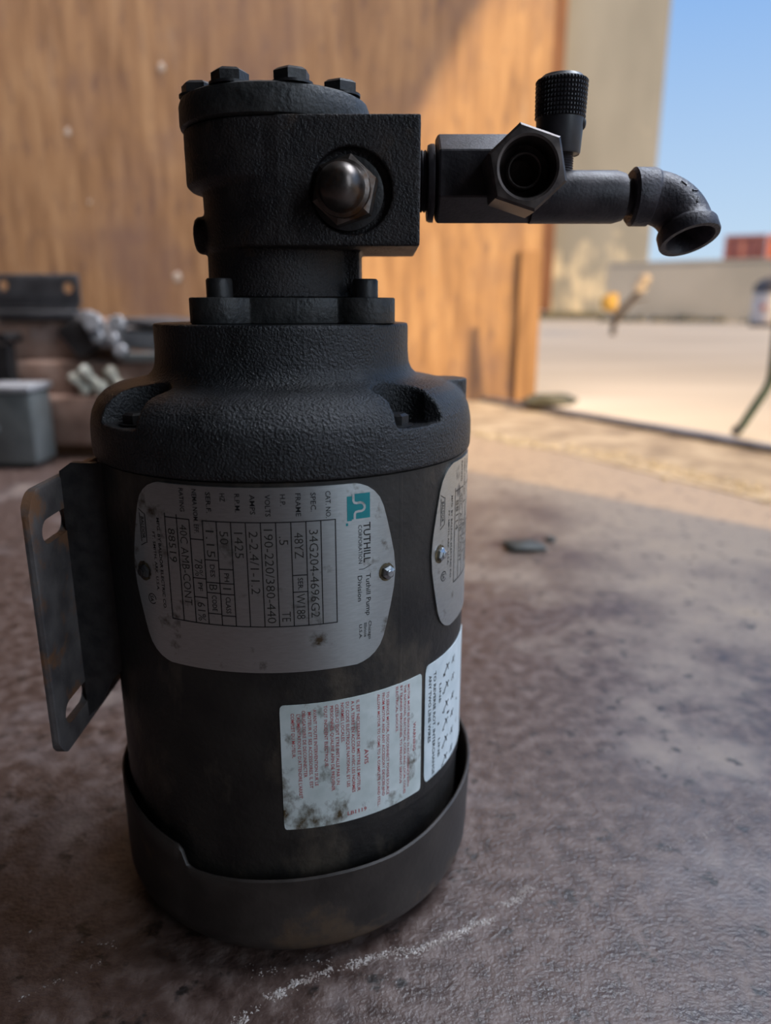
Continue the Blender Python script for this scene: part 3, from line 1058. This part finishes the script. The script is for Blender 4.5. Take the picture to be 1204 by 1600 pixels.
def nameplate(off, header, label):
    tabz = [(0, 46.6), (.006, 46.0), (.012, 44.7), (.018, 43.2), (.0225, 41.9), (.0255, 40.5), (.0277, 38.6), (.0293, 36.4), (.0303, 34.0), (.0308, 32.0)]
    rows = []
    for (dz, am) in tabz[::-1]:
        rows.append((.1476 + dz, -1.9 - am + off, -1.9 + am + off))
    for (dz, am) in tabz[1:]:
        rows.append((.1476 - dz, -1.9 - am + off, -1.9 + am + off))
    p = obj('nameplate', wrap_grid(rows, RP, 0.0006, 80), M['alu'], PM, smooth=40)
    p['label'] = label
    K = [23.4 - 4.6 * k for k in range(13)]
    top, bot = .1675, .1330
    W = 0.34
    ln = Print(RI, off)
    wz = W / 2000
    for k, a in enumerate(K):
        t0 = tz(840) if k == 9 else (tz(806) if k > 10 else top)
        if k == 9: t0 = top
        ln.rect(a - W / 2, a + W / 2, t0 + wz, bot - wz)
    ln.rect(K[9], K[0], top + wz, top - wz)
    ln.rect(K[12], K[10], top + wz, top - wz)
    ln.rect(K[12], K[0], bot + wz, bot - wz)
    ln.rect(K[10], K[9], tz(840) + wz, tz(840) - wz)
    for y in (892, 918): ln.rect(K[3], K[2], tz(y) + wz, tz(y) - wz)
    for y in (883, 905, 922, 956): ln.rect(K[8], K[7], tz(y) + wz, tz(y) - wz)
    for y in (870, 905, 921, 954): ln.rect(K[9], K[8], tz(y) + wz, tz(y) - wz)
    for y in (900, 930): ln.rect(K[10], K[9], tz(y) + wz, tz(y) - wz)
    ln.build('table_rules', M['ink'], p)
    tx = Print(RI, off)
    labs = [('CAT. NO.', 768, 808), ('SPEC.', 769, 797), ('FRAME', 769, 803), ('H.P.', 770, 787), ('VOLTS', 770, 802), ('AMPS', 770, 799), ('R.P.M.', 769, 796), ('HZ', 769, 781), ('SER.F.', 768, 799), ('NEMA NOM. EFF.', 765, 831), ('RATING', 765, 800)]
    for k, (s, y0, y1) in enumerate(labs):
        a = K[k] - 2.95
        tx.text(s, a, a + 1.55, tz(y0), tz(y1), bold=.008)
    cell = [(2, 'SER.', 896, 915), (7, 'PH', 889, 902), (7, 'CLASS', 926, 952), (8, 'DES', 877, 896), (8, 'CODE', 925, 950), (9, 'PF', 907, 920)]
    for k, s, y0, y1 in cell:
        tx.text(s, K[k] - 3.0, K[k] - 1.45, tz(y0), tz(y1), bold=.008)
    tx.text('MFG. BY BALDOR ELECTRIC CO.', -35.4, -34.2, tz(815), tz(960), bold=.006)
    tx.text('FT. SMITH, ARK. U.S.A.', -37.7, -36.6, tz(838), tz(932), bold=.006)
    tx.text('SA', -41.3, -39.8, tz(943), tz(953), bold=.01)
    ring = [(-40.4 + 1.75 * math.cos(t), tz(948) + .00175 * math.sin(t)) for t in [i * 2 * PI / 20 for i in range(19)]]
    tx.stroke(ring, .3)
    arrow = [(-43.6, tz(806)), (-41.2, tz(812)), (-40.6, tz(812)), (-40.6, tz(858)), (-41.2, tz(858)), (-43.6, tz(864))]
    tx.stroke(arrow, .28)
    tx.stroke([(-43.2, tz(812)), (-43.2, tz(858))], .28)
    tx.text('BALDOR', -42.7, -41.2, tz(818), tz(852), bold=.006)
    if header:
        tx.text('TUTHILL', ta(567), ta(578), tz(821), tz(883), bold=.012)
        tx.text('CORPORATION', ta(558.6), ta(564.4), tz(824), tz(884), bold=.006)
        tx.text('Tuthill Pump', ta(570.5), ta(578), tz(901), tz(969), bold=.006)
        tx.text('Division', ta(557), ta(564), tz(903), tz(944), bold=.006)
        tx.text('Chicago', ta(574), ta(579), tz(979), tz(1009), bold=.006)
        tx.text('Illinois', ta(566.5), ta(571.3), tz(981), tz(1004), bold=.006)
        tx.text('U.S.A.', ta(558.6), ta(563), tz(982), tz(1006), bold=.006)
        tx.stroke([(ta(559), tz(893)), (ta(567), tz(893)), (ta(579), tz(888))], .2)
    tx.build('lettering', M['ink'], p)
    st = Print(RI, off)
    vals = [(1, '34G204-4696G2', 824, 960), (2, '48YZ', 827, 866), (2, 'W188', 921, 961), (3, '.5', 832, 845), (3, 'TE', 948, 964), (4, '190-220/380-440', 821, 966), (5, '2-2.4/1-1.2', 824, 920), (6, '1425', 826, 865), (7, '50', 825, 845), (7, '1', 912, 914), (8, '1.15', 825, 866), (8, 'B', 908, 917), (9, '78%', 870, 897), (9, '61%', 938, 968), (10, '40C AMB-CONT', 820, 945), (11, '88519', 828, 880)]
    if not header:
        vals = [(10, '40C AMB-CONT', 820, 945), (11, '88114', 828, 880), (9, '78%', 870, 897)]
    for k, s, y0, y1 in vals:
        st.text(s, K[k] - 3.7, K[k] - 0.95, tz(y0), tz(y1), bold=-.004)
    st.build('stamped_digits', M['stamp'], p)
    if header:
        lg = Print(RI)
        lg.rect(ta(549), ta(577.6), tz(776), tz(814))
        lg.rect(ta(541.6), ta(549), tz(779), tz(816))
        o = lg.build('logo', M['teal'], p)
        o['label'] = 'teal square logo'
        l2 = Print(RI + .00004)
        # pale looped stroke through the teal square
        pl = [(551.5, 776), (551.5, 786), (553, 789), (557, 790), (562, 789.5), (566, 791), (568.6, 794.5), (569, 798), (567.5, 801), (564, 802.6), (559, 802.6), (555, 803.4), (553.5, 806), (553.2, 815)]
        l2.stroke([(ta(x), tz(y)) for x, y in pl], 0.78)
        l2.build('logo_loop', M['alu'], p)
        l3 = Print(RI)
        l3.rect(ta(539.5), ta(543), tz(819), tz(823))
        l3.build('trade_mark', M['teal'], p)
    # screws through both ends
    for i, (aa, dirt) in enumerate(((41.4, 3.1), (-43.0, 3.4))):
        nrm = cyl_pt(aa + off, 0, 1.0).normalized()
        g = Print(RI + .00003, off)
        n = 26
        pts = [(aa - 0.35, .1473)] + [(aa - 0.35 + (dirt + .5 * noise.noise(Vector((i * 9, k * .9, off)))) * math.cos(2 * PI * k / n) * .93, .1473 + .001 * (dirt + .5 * noise.noise(Vector((k * .9, 3, i)))) * math.sin(2 * PI * k / n)) for k in range(n)]
        g.tri(pts, [(0, 1 + k, 1 + (k + 1) % n) for k in range(n)])
        g.build('grime_ring', M['grime'], p)
        h = hexhead(.0024, .0017, .0006, 0.3)
        lathe([(0, .0017), (.0011, .0017), (.0013, .0020), (.0009, .0022), (0, .0021)], 16, bm=h)
        xform(h, axis_mtx(cyl_pt(aa + off, .1473, RP), nrm))
        obj('screw', h, M['rivet'] if i == 0 or not header else M['bolt_black'], p, smooth=30)
    return p


nameplate(0.0, True, 'brushed aluminium nameplate with black table and teal logo')
nameplate(110.6, False, 'second aluminium nameplate wrapping around the right side')

# --- warning sticker
rowsW = []
for (z, ins) in [(.1046, 1.0), (.1043, .5), (.1037, .15), (.102, 0), (.0805, 0), (.059, 0), (.0575, .15), (.0568, .5), (.0566, 1.0)]:
    rowsW.append((z, 3.7 + ins, 58.2 - ins))
ws = obj('warning_label', wrap_grid(rowsW, RS + .0003, .00028, 48), M['sticker'], PM, smooth=40)
ws['label'] = 'soiled white warning sticker with red lettering'
rl = Print(RS + .00037)
W_ = [(54.4, .0866, .0750, 'WARNING', 1.35), (51.3, .1030, .0614, 'MOTOR MUST BE GROUNDED IN ACCORDANCE WITH', 1.0), (49.6, .1033, .0592, 'THE NATIONAL ELECTRICAL CODE AND LOCAL CODES', 1.0), (47.8, .1036, .0644, 'BY TRAINED PERSONNEL TO PREVENT SERIOUS', 1.0), (45.9, .1038, .0860, 'ELECTRICAL SHOCKS.', 1.0), (41.9, .1033, .0622, 'TO SERVICE MOTOR, DISCONNECT POWER SOURCE', 1.05), (40.1, .1033, .0624, 'FROM MOTOR AND ANY ACCESSORY DEVICES AND', 1.05), (38.2, .1034, .0587, 'ALLOW MOTOR TO COME TO A COMPLETE STAND STILL.', 1.05), (33.3, .0836, .0778, 'AVIS', 1.5), (30.3, .1033, .0678, 'IL EST NECESSAIRE DE METTRE LE MOTEUR', 1.1), (28.4, .1034, .0678, 'A LA TERRE EN ACCORD AVEC LES NORMES', 1.1), (26.5, .1034, .0704, 'DU CODE ELECTRIQUE NATIONAL ET LES', 1.1), (24.7, .1034, .0884, 'NORMES LOCALES.', 1.1), (22.8, .1032, .0723, 'CELUI-CI DOIT ETRE INSTALLE PAR UN', 1.1), (21.0, .1030, .0702, 'PERSONNEL QUALIFIE AFIN DE PREVENIR', 1.1), (18.9, .1034, .0799, "TOUT INCIDENT ELECTRIQUE.", 1.1), (15.3, .1025, .0732, 'AVANT TOUTE INTERVENTION SUR LE', 1.1), (13.5, .1017, .0725, 'MOTEUR ET SES ACCESSOIRES, IL EST', 1.1), (11.6, .1024, .0770, 'OBLIGATOIRE DE DECONNECTER', 1.1), (9.8, .1012, .0689, "L'ALIMENTATION ET D'ATTENDRE L'ARRET", 1.1), (7.9, .1016, .0848, 'COMPLET DU MOTEUR.', 1.1)]
for (a, z0, z1, s, h) in W_:
    rl.text(s, a - h / 2, a + h / 2, z0, z1, bold=.008)
rl.text('LB1119', 26.0, 33.2, .0590, .0605, along=True, bold=.01)
rl.build('lettering', M['red_ink'], ws)

# --- wiring sticker
rowsX = []
for (z, ins) in [(.1046, 2.0), (.1042, 1.1), (.1034, .5), (.102, .1), (.1005, 0), (.0805, 0), (.060, 0), (.0580, .3), (.0568, .9), (.0562, 1.7)]:
    rowsX.append((z + .0016, 60.2 + ins, 104 - ins))
xs_ = obj('wiring_label', wrap_grid(rowsX, RS + .0003, .00028, 48), M['sticker2'], PM, smooth=40)
xs_['label'] = 'white wiring diagram sticker on the right side'
wl_ = Print(RS + .00037)
wl_.text('TO REVERSE ROT. INTERCHANGE', 65.4, 67.0, .1021, .0588, bold=.014)
wl_.text('ANY TWO LINE WIRES', 62.3, 63.9, .1018, .0741, bold=.014)
wl_.text('LINE', 69.4, 70.8, .0724, .0645, bold=.01)
wl_.text('LINE', 69.6, 71.0, .0955, .0875, bold=.01)
wl_.text('LC0087', 64.6, 71.0, .0570, .0582, along=True, bold=.01)
wl_.build('lettering', M['ink'], xs_)
wd_ = Print(RS + .00037)
for i, z in enumerate([.1002, .0928, .0846, .0770, .0693, .0612]):
    wd_.stroke([(73.6, z - .0022), (76.0, z), (78.0, z + .0006)], .55)
    wd_.stroke([(75.2, z + .0012), (76.4, z - .0002), (77.0, z - .0018)], .55)
    wd_.stroke([(80.5, z - .001), (84.0, z + .0012)], .55)
    wd_.stroke([(82.0, z + .0012), (83.0, z - .0014)], .55)
    wd_.text('%d' % (i + 1), 72.6, 74.2, z - .002, z - .0032, bold=.01)
wd_.stroke([(68.8, .0789), (78, .0797), (89, .0800)], .95)
wd_.build('diagram', M['ink'], xs_)

# --- pump flange and socket bolts
outl = []
for i in range(200):
    a = 2 * PI * i / 200
    r = .0335
    for d in (-37, 53, 143, -127):
        th = math.radians(d)
        # ray against a lobe circle of radius .0105 centred .0345 out
        da = (a - th + PI) % (2 * PI) - PI
        if abs(da) < 0.36:
            q = (.0345 * math.sin(da))
            if abs(q) < .0105:
                r = max(r, .0345 * math.cos(da) + math.sqrt(.0105 ** 2 - q ** 2))
    outl.append((r * math.sin(a), -r * math.cos(a)))
fl = obj('flange', slab([(x + .0038, y) for x, y in outl], .2255, .2340), M['flange_iron'], PM)
bake(fl, ('BEVEL', dict(width=.0005, segments=2, limit_method='ANGLE', angle_limit=0.9)))
smoothset(fl, 40)
sk = None
for i, d in enumerate((-37, 53, 143, -127)):
    th = math.radians(d)
    p = (.0348 * math.sin(th) + .0038, -.0348 * math.cos(th), .2340)
    if sk is None:
        o = obj('socket_bolt', lathe([(0, 0), (.0044, 0), (.0044, .0056), (.0039, .0062), (.0024, .0062), (.0022, .0035), (0, .0035)], 32), M['bolt_black'], fl, smooth=40, loc=p)
        sk = o.data
    else:
        obj('socket_bolt', sk, None, fl, loc=p)

# --- pump body: cast union of barrel, port block and neck
b = bmesh.new()
box(b, (.004, -.0325, .2500), (.0497, .021, .2890))
pb = obj('pump_body', b, M['pump_iron'], PM)
cut(pb, cylinder((.0276, -.0350, .2666), (0, 1, 0), .0131, .0058, 64))
cut(pb, cylinder((.060, 0, .2742), (-1, 0, 0), .0118, .013, 48))
t = bmesh.new()
t.from_mesh(pb.data)
lathe([(0, .2700), (.0302, .2700), (.0318, .2716), (.0318, .2888), (0, .2888)], 96, bm=t)
lathe([(0, .2341), (.0285, .2341), (.0276, .236), (.0270, .240), (.0268, .250), (.0272, .262), (.0275, .275), (0, .275)], 96, Matrix.Translation((.0008, 0, 0)), bm=t)
lathe([(0, .2500), (.0322, .2500), (.0324, .252), (.0324, .2885), (0, .2885)], 96, Matrix.Translation((.0062, 0, 0)), bm=t)
cylinder((-.020, -.004, .2556), (-1, 0, 0), .0064, .0095, 32, .0012, bm=t)
# web under the port block, on the right of the neck
box(t, (.020, -.014, .2341), (.0295, .014, .252))
t.to_mesh(pb.data)
t.free()
bake(pb, ('REMESH', dict(mode='VOXEL', voxel_size=0.00062)), ('SMOOTH', dict(factor=0.5, iterations=4)))
roughen(pb, 0.00006, 1100, 0.00004, 600)
if not pb.data.materials: pb.data.materials.append(M['pump_iron'])
smoothset(pb)

# --- pump cover with eight hex bolts
pc = obj('pump_cover', lathe([(0, .2889), (.0312, .2889), (.0326, .2896), (.0329, .2905), (.0329, .2962), (.0322, .2980), (.0308, .2987), (.0130, .2987), (.0128, .3008), (.0120, .3014), (0, .3014)], 128), M['flange_iron'], PM, smooth=35)
hm = None
for k in range(8):
    a = math.radians(20 + 45 * k)
    p = (.0258 * math.sin(a), -.0258 * math.cos(a), .2987)
    if hm is None:
        h = hexhead(.0060, .0048, .0010)
        lathe([(0, 0), (.0068, 0), (.0068, .0008), (0, .0008)], 32, bm=h)
        o = obj('hex_bolt', h, M['bolt_black'], pc, smooth=30, loc=p)
        hm = o.data
    else:
        o = obj('hex_bolt', hm, None, pc, loc=p)
    o.rotation_euler = (0, 0, a + [0.1, .5, .25, .8, .0, .4, .15, .6][k])

# --- domed hex plug in the front port
pg = bmesh.new()
mt = axis_mtx((.0262, -.0310, .2664), (-.16, -1, .05))
hx = hexhead(.0108, .0058, .0012, math.radians(18))
xform(hx, mt)
merge(pg, hx)
lathe([(0, .0050), (.0088, .0050), (.0086, .0066), (.0074, .0074), (.0071, .0100), (.0065, .0128), (.0050, .0150), (.0030, .0162), (0, .0166)], 48, mt, bm=pg)
obj('port_plug', pg, M['brass'], PM, smooth=32)
obj('thread_ring', lathe([(0, 0), (.0114, 0), (.0114, .0010), (.0098, .0014), (0, .0014)], 48, axis_mtx((.0266, -.0301, .2662), (0, -1, 0))), M['bolt_black'], PM, smooth=40)

# --- pipe nipple between block and valve
nip = [(0, 0), (.0104, 0)]
for i in range(6):
    nip += [(.0104, .0008 + i * .0012), (.0098, .0014 + i * .0012)]
nip += [(.0100, .0135), (0, .0135)]
obj('pipe_nipple', lathe(nip, 48, axis_mtx((.0470, 0, .2742), (1, 0, 0))), M['fitting'], PM, smooth=30)

# --- relief valve: hexagon body, round outlet, front port nut, knurled knob
rv = bmesh.new()
verts = []
prof = [(.0562, .0132), (.0572, .0149), (.0950, .0149), (.0964, .0130)]
for (x, r) in prof:
    for k in range(6):
        a = PI / 2 + k * PI / 3
        verts.append((x, -r * math.cos(a), .2750 + r * math.sin(a)))
faces = [tuple(range(6))[::-1], tuple(18 + i for i in range(6))]
for i in range(3):
    for k in range(6):
        faces.append((i * 6 + k, i * 6 + (k + 1) % 6, i * 6 + 6 + (k + 1) % 6, i * 6 + 6 + k))
hb_ = pydata(verts, faces)
bmesh.ops.bevel(hb_, geom=hb_.edges[:], offset=.0004, segments=1, affect='EDGES')
valve = obj('relief_valve', hb_, M['fitting'], PM, smooth=25)
obj('shoulder_ring', lathe([(.0085, 0), (.0125, 0), (.0130, .0010), (.0130, .0022), (.0085, .0022)], 48, axis_mtx((.0535, 0, .2735), (1, 0, 0))), M['fitting'], valve, smooth=40)
obj('outlet_barrel', lathe([(0, 0), (.0089, 0), (.0089, .0300), (.0080, .0332), (.0060, .0332), (0, .0325)], 64, axis_mtx((.0905, -.001, .2689), (1, 0, 0))), M['fitting'], valve, smooth=40)
# front port nut, hollow
ang0 = math.radians(102.5)
NC = Vector((.0842, 0, .2741))
verts, faces = [], []
rings = []
nut = bmesh.new()


def nut_ring(y, rad, hexy):
    vs = []
    for k in range(48):
        a = 2 * PI * k / 48
        if hexy:
            q = ((a - ang0) % (PI / 3)) - PI / 6
            r = rad * math.cos(PI / 6) / math.cos(q)
        else:
            r = rad
        vs.append(nut.verts.new((NC.x + r * math.cos(a), y, NC.z + r * math.sin(a))))
    return vs


seq = [(-.0105, .0105, 0), (-.0110, .0136, 1), (-.0288, .0136, 1), (-.0298, .0127, 1), (-.0300, .0100, 0), (-.0297, .0092, 0), (-.0278, .0087, 0), (-.0190, .0085, 0), (-.0190, .0060, 0), (-.0235, .0058, 0), (-.0240, .0054, 0), (-.0235, .0049, 0), (-.0130, .0048, 0)]
prev = None
ang0 = math.radians(102.5)
for (y, r, hx_) in seq:
    # rotate sample grid so that a sample lies on every corner
    vs = []
    for k in range(48):
        a = ang0 + 2 * PI * k / 48
        if hx_:
            q = ((a - ang0) % (PI / 3)) - PI / 6
            rr = r * math.cos(PI / 6) / math.cos(q)
        else:
            rr = r
        vs.append(nut.verts.new((NC.x + rr * math.cos(a), y, NC.z + rr * math.sin(a))))
    if prev:
        for k in range(48):
            nut.faces.new((prev[k], prev[(k + 1) % 48], vs[(k + 1) % 48], vs[k]))
    prev = vs
nut.faces.new(prev)
obj('port_nut', nut, M['nut'], valve, smooth=25)

KX, KY = .1002, .0015
kb = bmesh.new()
lathe([(.0080, .3072), (.0068, .3084), (.0045, .3087), (0, .3087)], 64, Matrix.Translation((KX, KY, 0)), bm=kb)
NA, NR = 46, 9
z0, z1 = .2946, .3070
vv, ff = [], []
for j in range(NR):
    for i in range(NA):
        a0, a1 = 2 * PI * i / NA, 2 * PI * (i + 1) / NA
        za, zb = z0 + (z1 - z0) * j / NR, z0 + (z1 - z0) * (j + 1) / NR
        rb = .0082 + .0003 * (j / NR)
        q = len(vv)
        for (aa, zz) in ((a0, za), (a1, za), (a1, zb), (a0, zb)):
            vv.append((KX + rb * math.sin(aa), KY - rb * math.cos(aa), zz))
        am, zm = (a0 + a1) / 2, (za + zb) / 2
        rt = rb + .00062
        fa, fz = (a1 - a0) * .2, (zb - za) * .2
        for (aa, zz) in ((am - fa, zm - fz), (am + fa, zm - fz), (am + fa, zm + fz), (am - fa, zm + fz)):
            vv.append((KX + rt * math.sin(aa), KY - rt * math.cos(aa), zz))
        ff += [(q, q + 1, q + 5, q + 4), (q + 1, q + 2, q + 6, q + 5), (q + 2, q + 3, q + 7, q + 6), (q + 3, q, q + 4, q + 7), (q + 4, q + 5, q + 6, q + 7)]
merge(kb, pydata(vv, ff))
lathe([(.0082, .3068), (.0087, .3070), (.0080, .3073)], 64, Matrix.Translation((KX, KY, 0)), bm=kb)
lathe([(.0070, .2836), (.0074, .2832), (.0077, .2838), (.0083, .2948), (.0070, .2950)], 64, Matrix.Translation((KX, KY, 0)), bm=kb)
lathe([(0, .2834), (.0074, .2834)], 64, Matrix.Translation((KX, KY, 0)), bm=kb)
kn = obj('adjusting_knob', kb, M['knob'], valve, smooth=35)
stp = [(0, .2740)]
for i in range(8):
    stp += [(.0056, .2770 + i * .0008), (.0052, .2774 + i * .0008)]
stp += [(.0052, .2840), (0, .2840)]
obj('stem', lathe(stp, 40, Matrix.Translation((KX, KY, 0))), M['fitting'], valve, smooth=30)
sb = bmesh.new()
bmesh.ops.create_uvsphere(sb, u_segments=20, v_segments=12, radius=.0022)
for v in sb.verts: v.co.x *= 0.55
bmesh.ops.translate(sb, vec=(KX + .0078, KY - .001, .2932), verts=sb.verts)
obj('set_screw', sb, M['bolt_black'], valve, smooth=180)

# --- short nipple and street elbow
obj('short_nipple', lathe([(0, 0), (.0062, 0), (.0062, .010), (0, .010)], 40, axis_mtx((.1225, -.001, .2690), (1, 0, 0))), M['fitting'], PM, smooth=40)
EA, ER, EB = math.radians(27), .0132, math.radians(80)
E0 = Vector((.1262, -.001, .2690))
E1 = E0 + Vector((.0062, 0, 0))
DN = Vector((0, -math.sin(EA), -math.cos(EA)))
L1 = .0062
L2 = ER * EB


def epath(s):
    if s <= L1:
        return E0 + Vector((s, 0, 0)), Vector((1, 0, 0))
    if s <= L1 + L2:
        th = (s - L1) / ER
        return E1 + Vector((1, 0, 0)) * (ER * math.sin(th)) + DN * (ER * (1 - math.cos(th))), Vector((math.cos(th), 0, 0)) + DN * math.sin(th)
    t = Vector((math.cos(EB), 0, 0)) + DN * math.sin(EB)
    p = E1 + Vector((1, 0, 0)) * (ER * math.sin(EB)) + DN * (ER * (1 - math.cos(EB)))
    return p + t * (s - L1 - L2), t


SE = L1 + L2 + .0063
prof = [(.004, .0060), (0, .0062), (0, .0088), (.0010, .0099), (.0075, .0099), (.0084, .0094), (.0088, .0091)]
for i in range(1, 14):
    s = .0088 + (SE - .0075 - .0088) * i / 14
    prof.append((s, .0091))
prof += [(SE - .0062, .0092), (SE - .0052, .0101), (SE - .0044, .0105), (SE - .0006, .0106), (SE, .0103), (SE, .0086), (SE - .0008, .0080), (SE - .006, .0076), (SE - .012, .0074), (SE - .016, .004), (SE - .017, .0005)]
upv = DN.cross(Vector((1, 0, 0)))
elb = obj('street_elbow', sweep(epath, prof, 56, upv), M['malleable'], PM, smooth=40)
# cast marks on the elbow's flank
for k, (s, ang) in enumerate([(.0150, .35), (.0185, .45), (.0215, .25)]):
    p, t = epath(s)
    side = -upv.normalized() if (-upv).y < 0 else upv.normalized()
    out = (side * math.cos(ang) + (-DN if False else (side.cross(t)).normalized() * (1 if side.cross(t).z > 0 else -1)) * math.sin(ang)).normalized()
    m_ = bmesh.new()
    box(m_, (-.0003, -.0012, 0), (.0003, .0012, .0003))
    xform(m_, axis_mtx(p + out * .0091, out) @ Matrix.Rotation(.6 + k, 4, 'Z'))
    obj('cast_mark', m_, M['malleable'], elb)

bpy.context.view_layer.update()
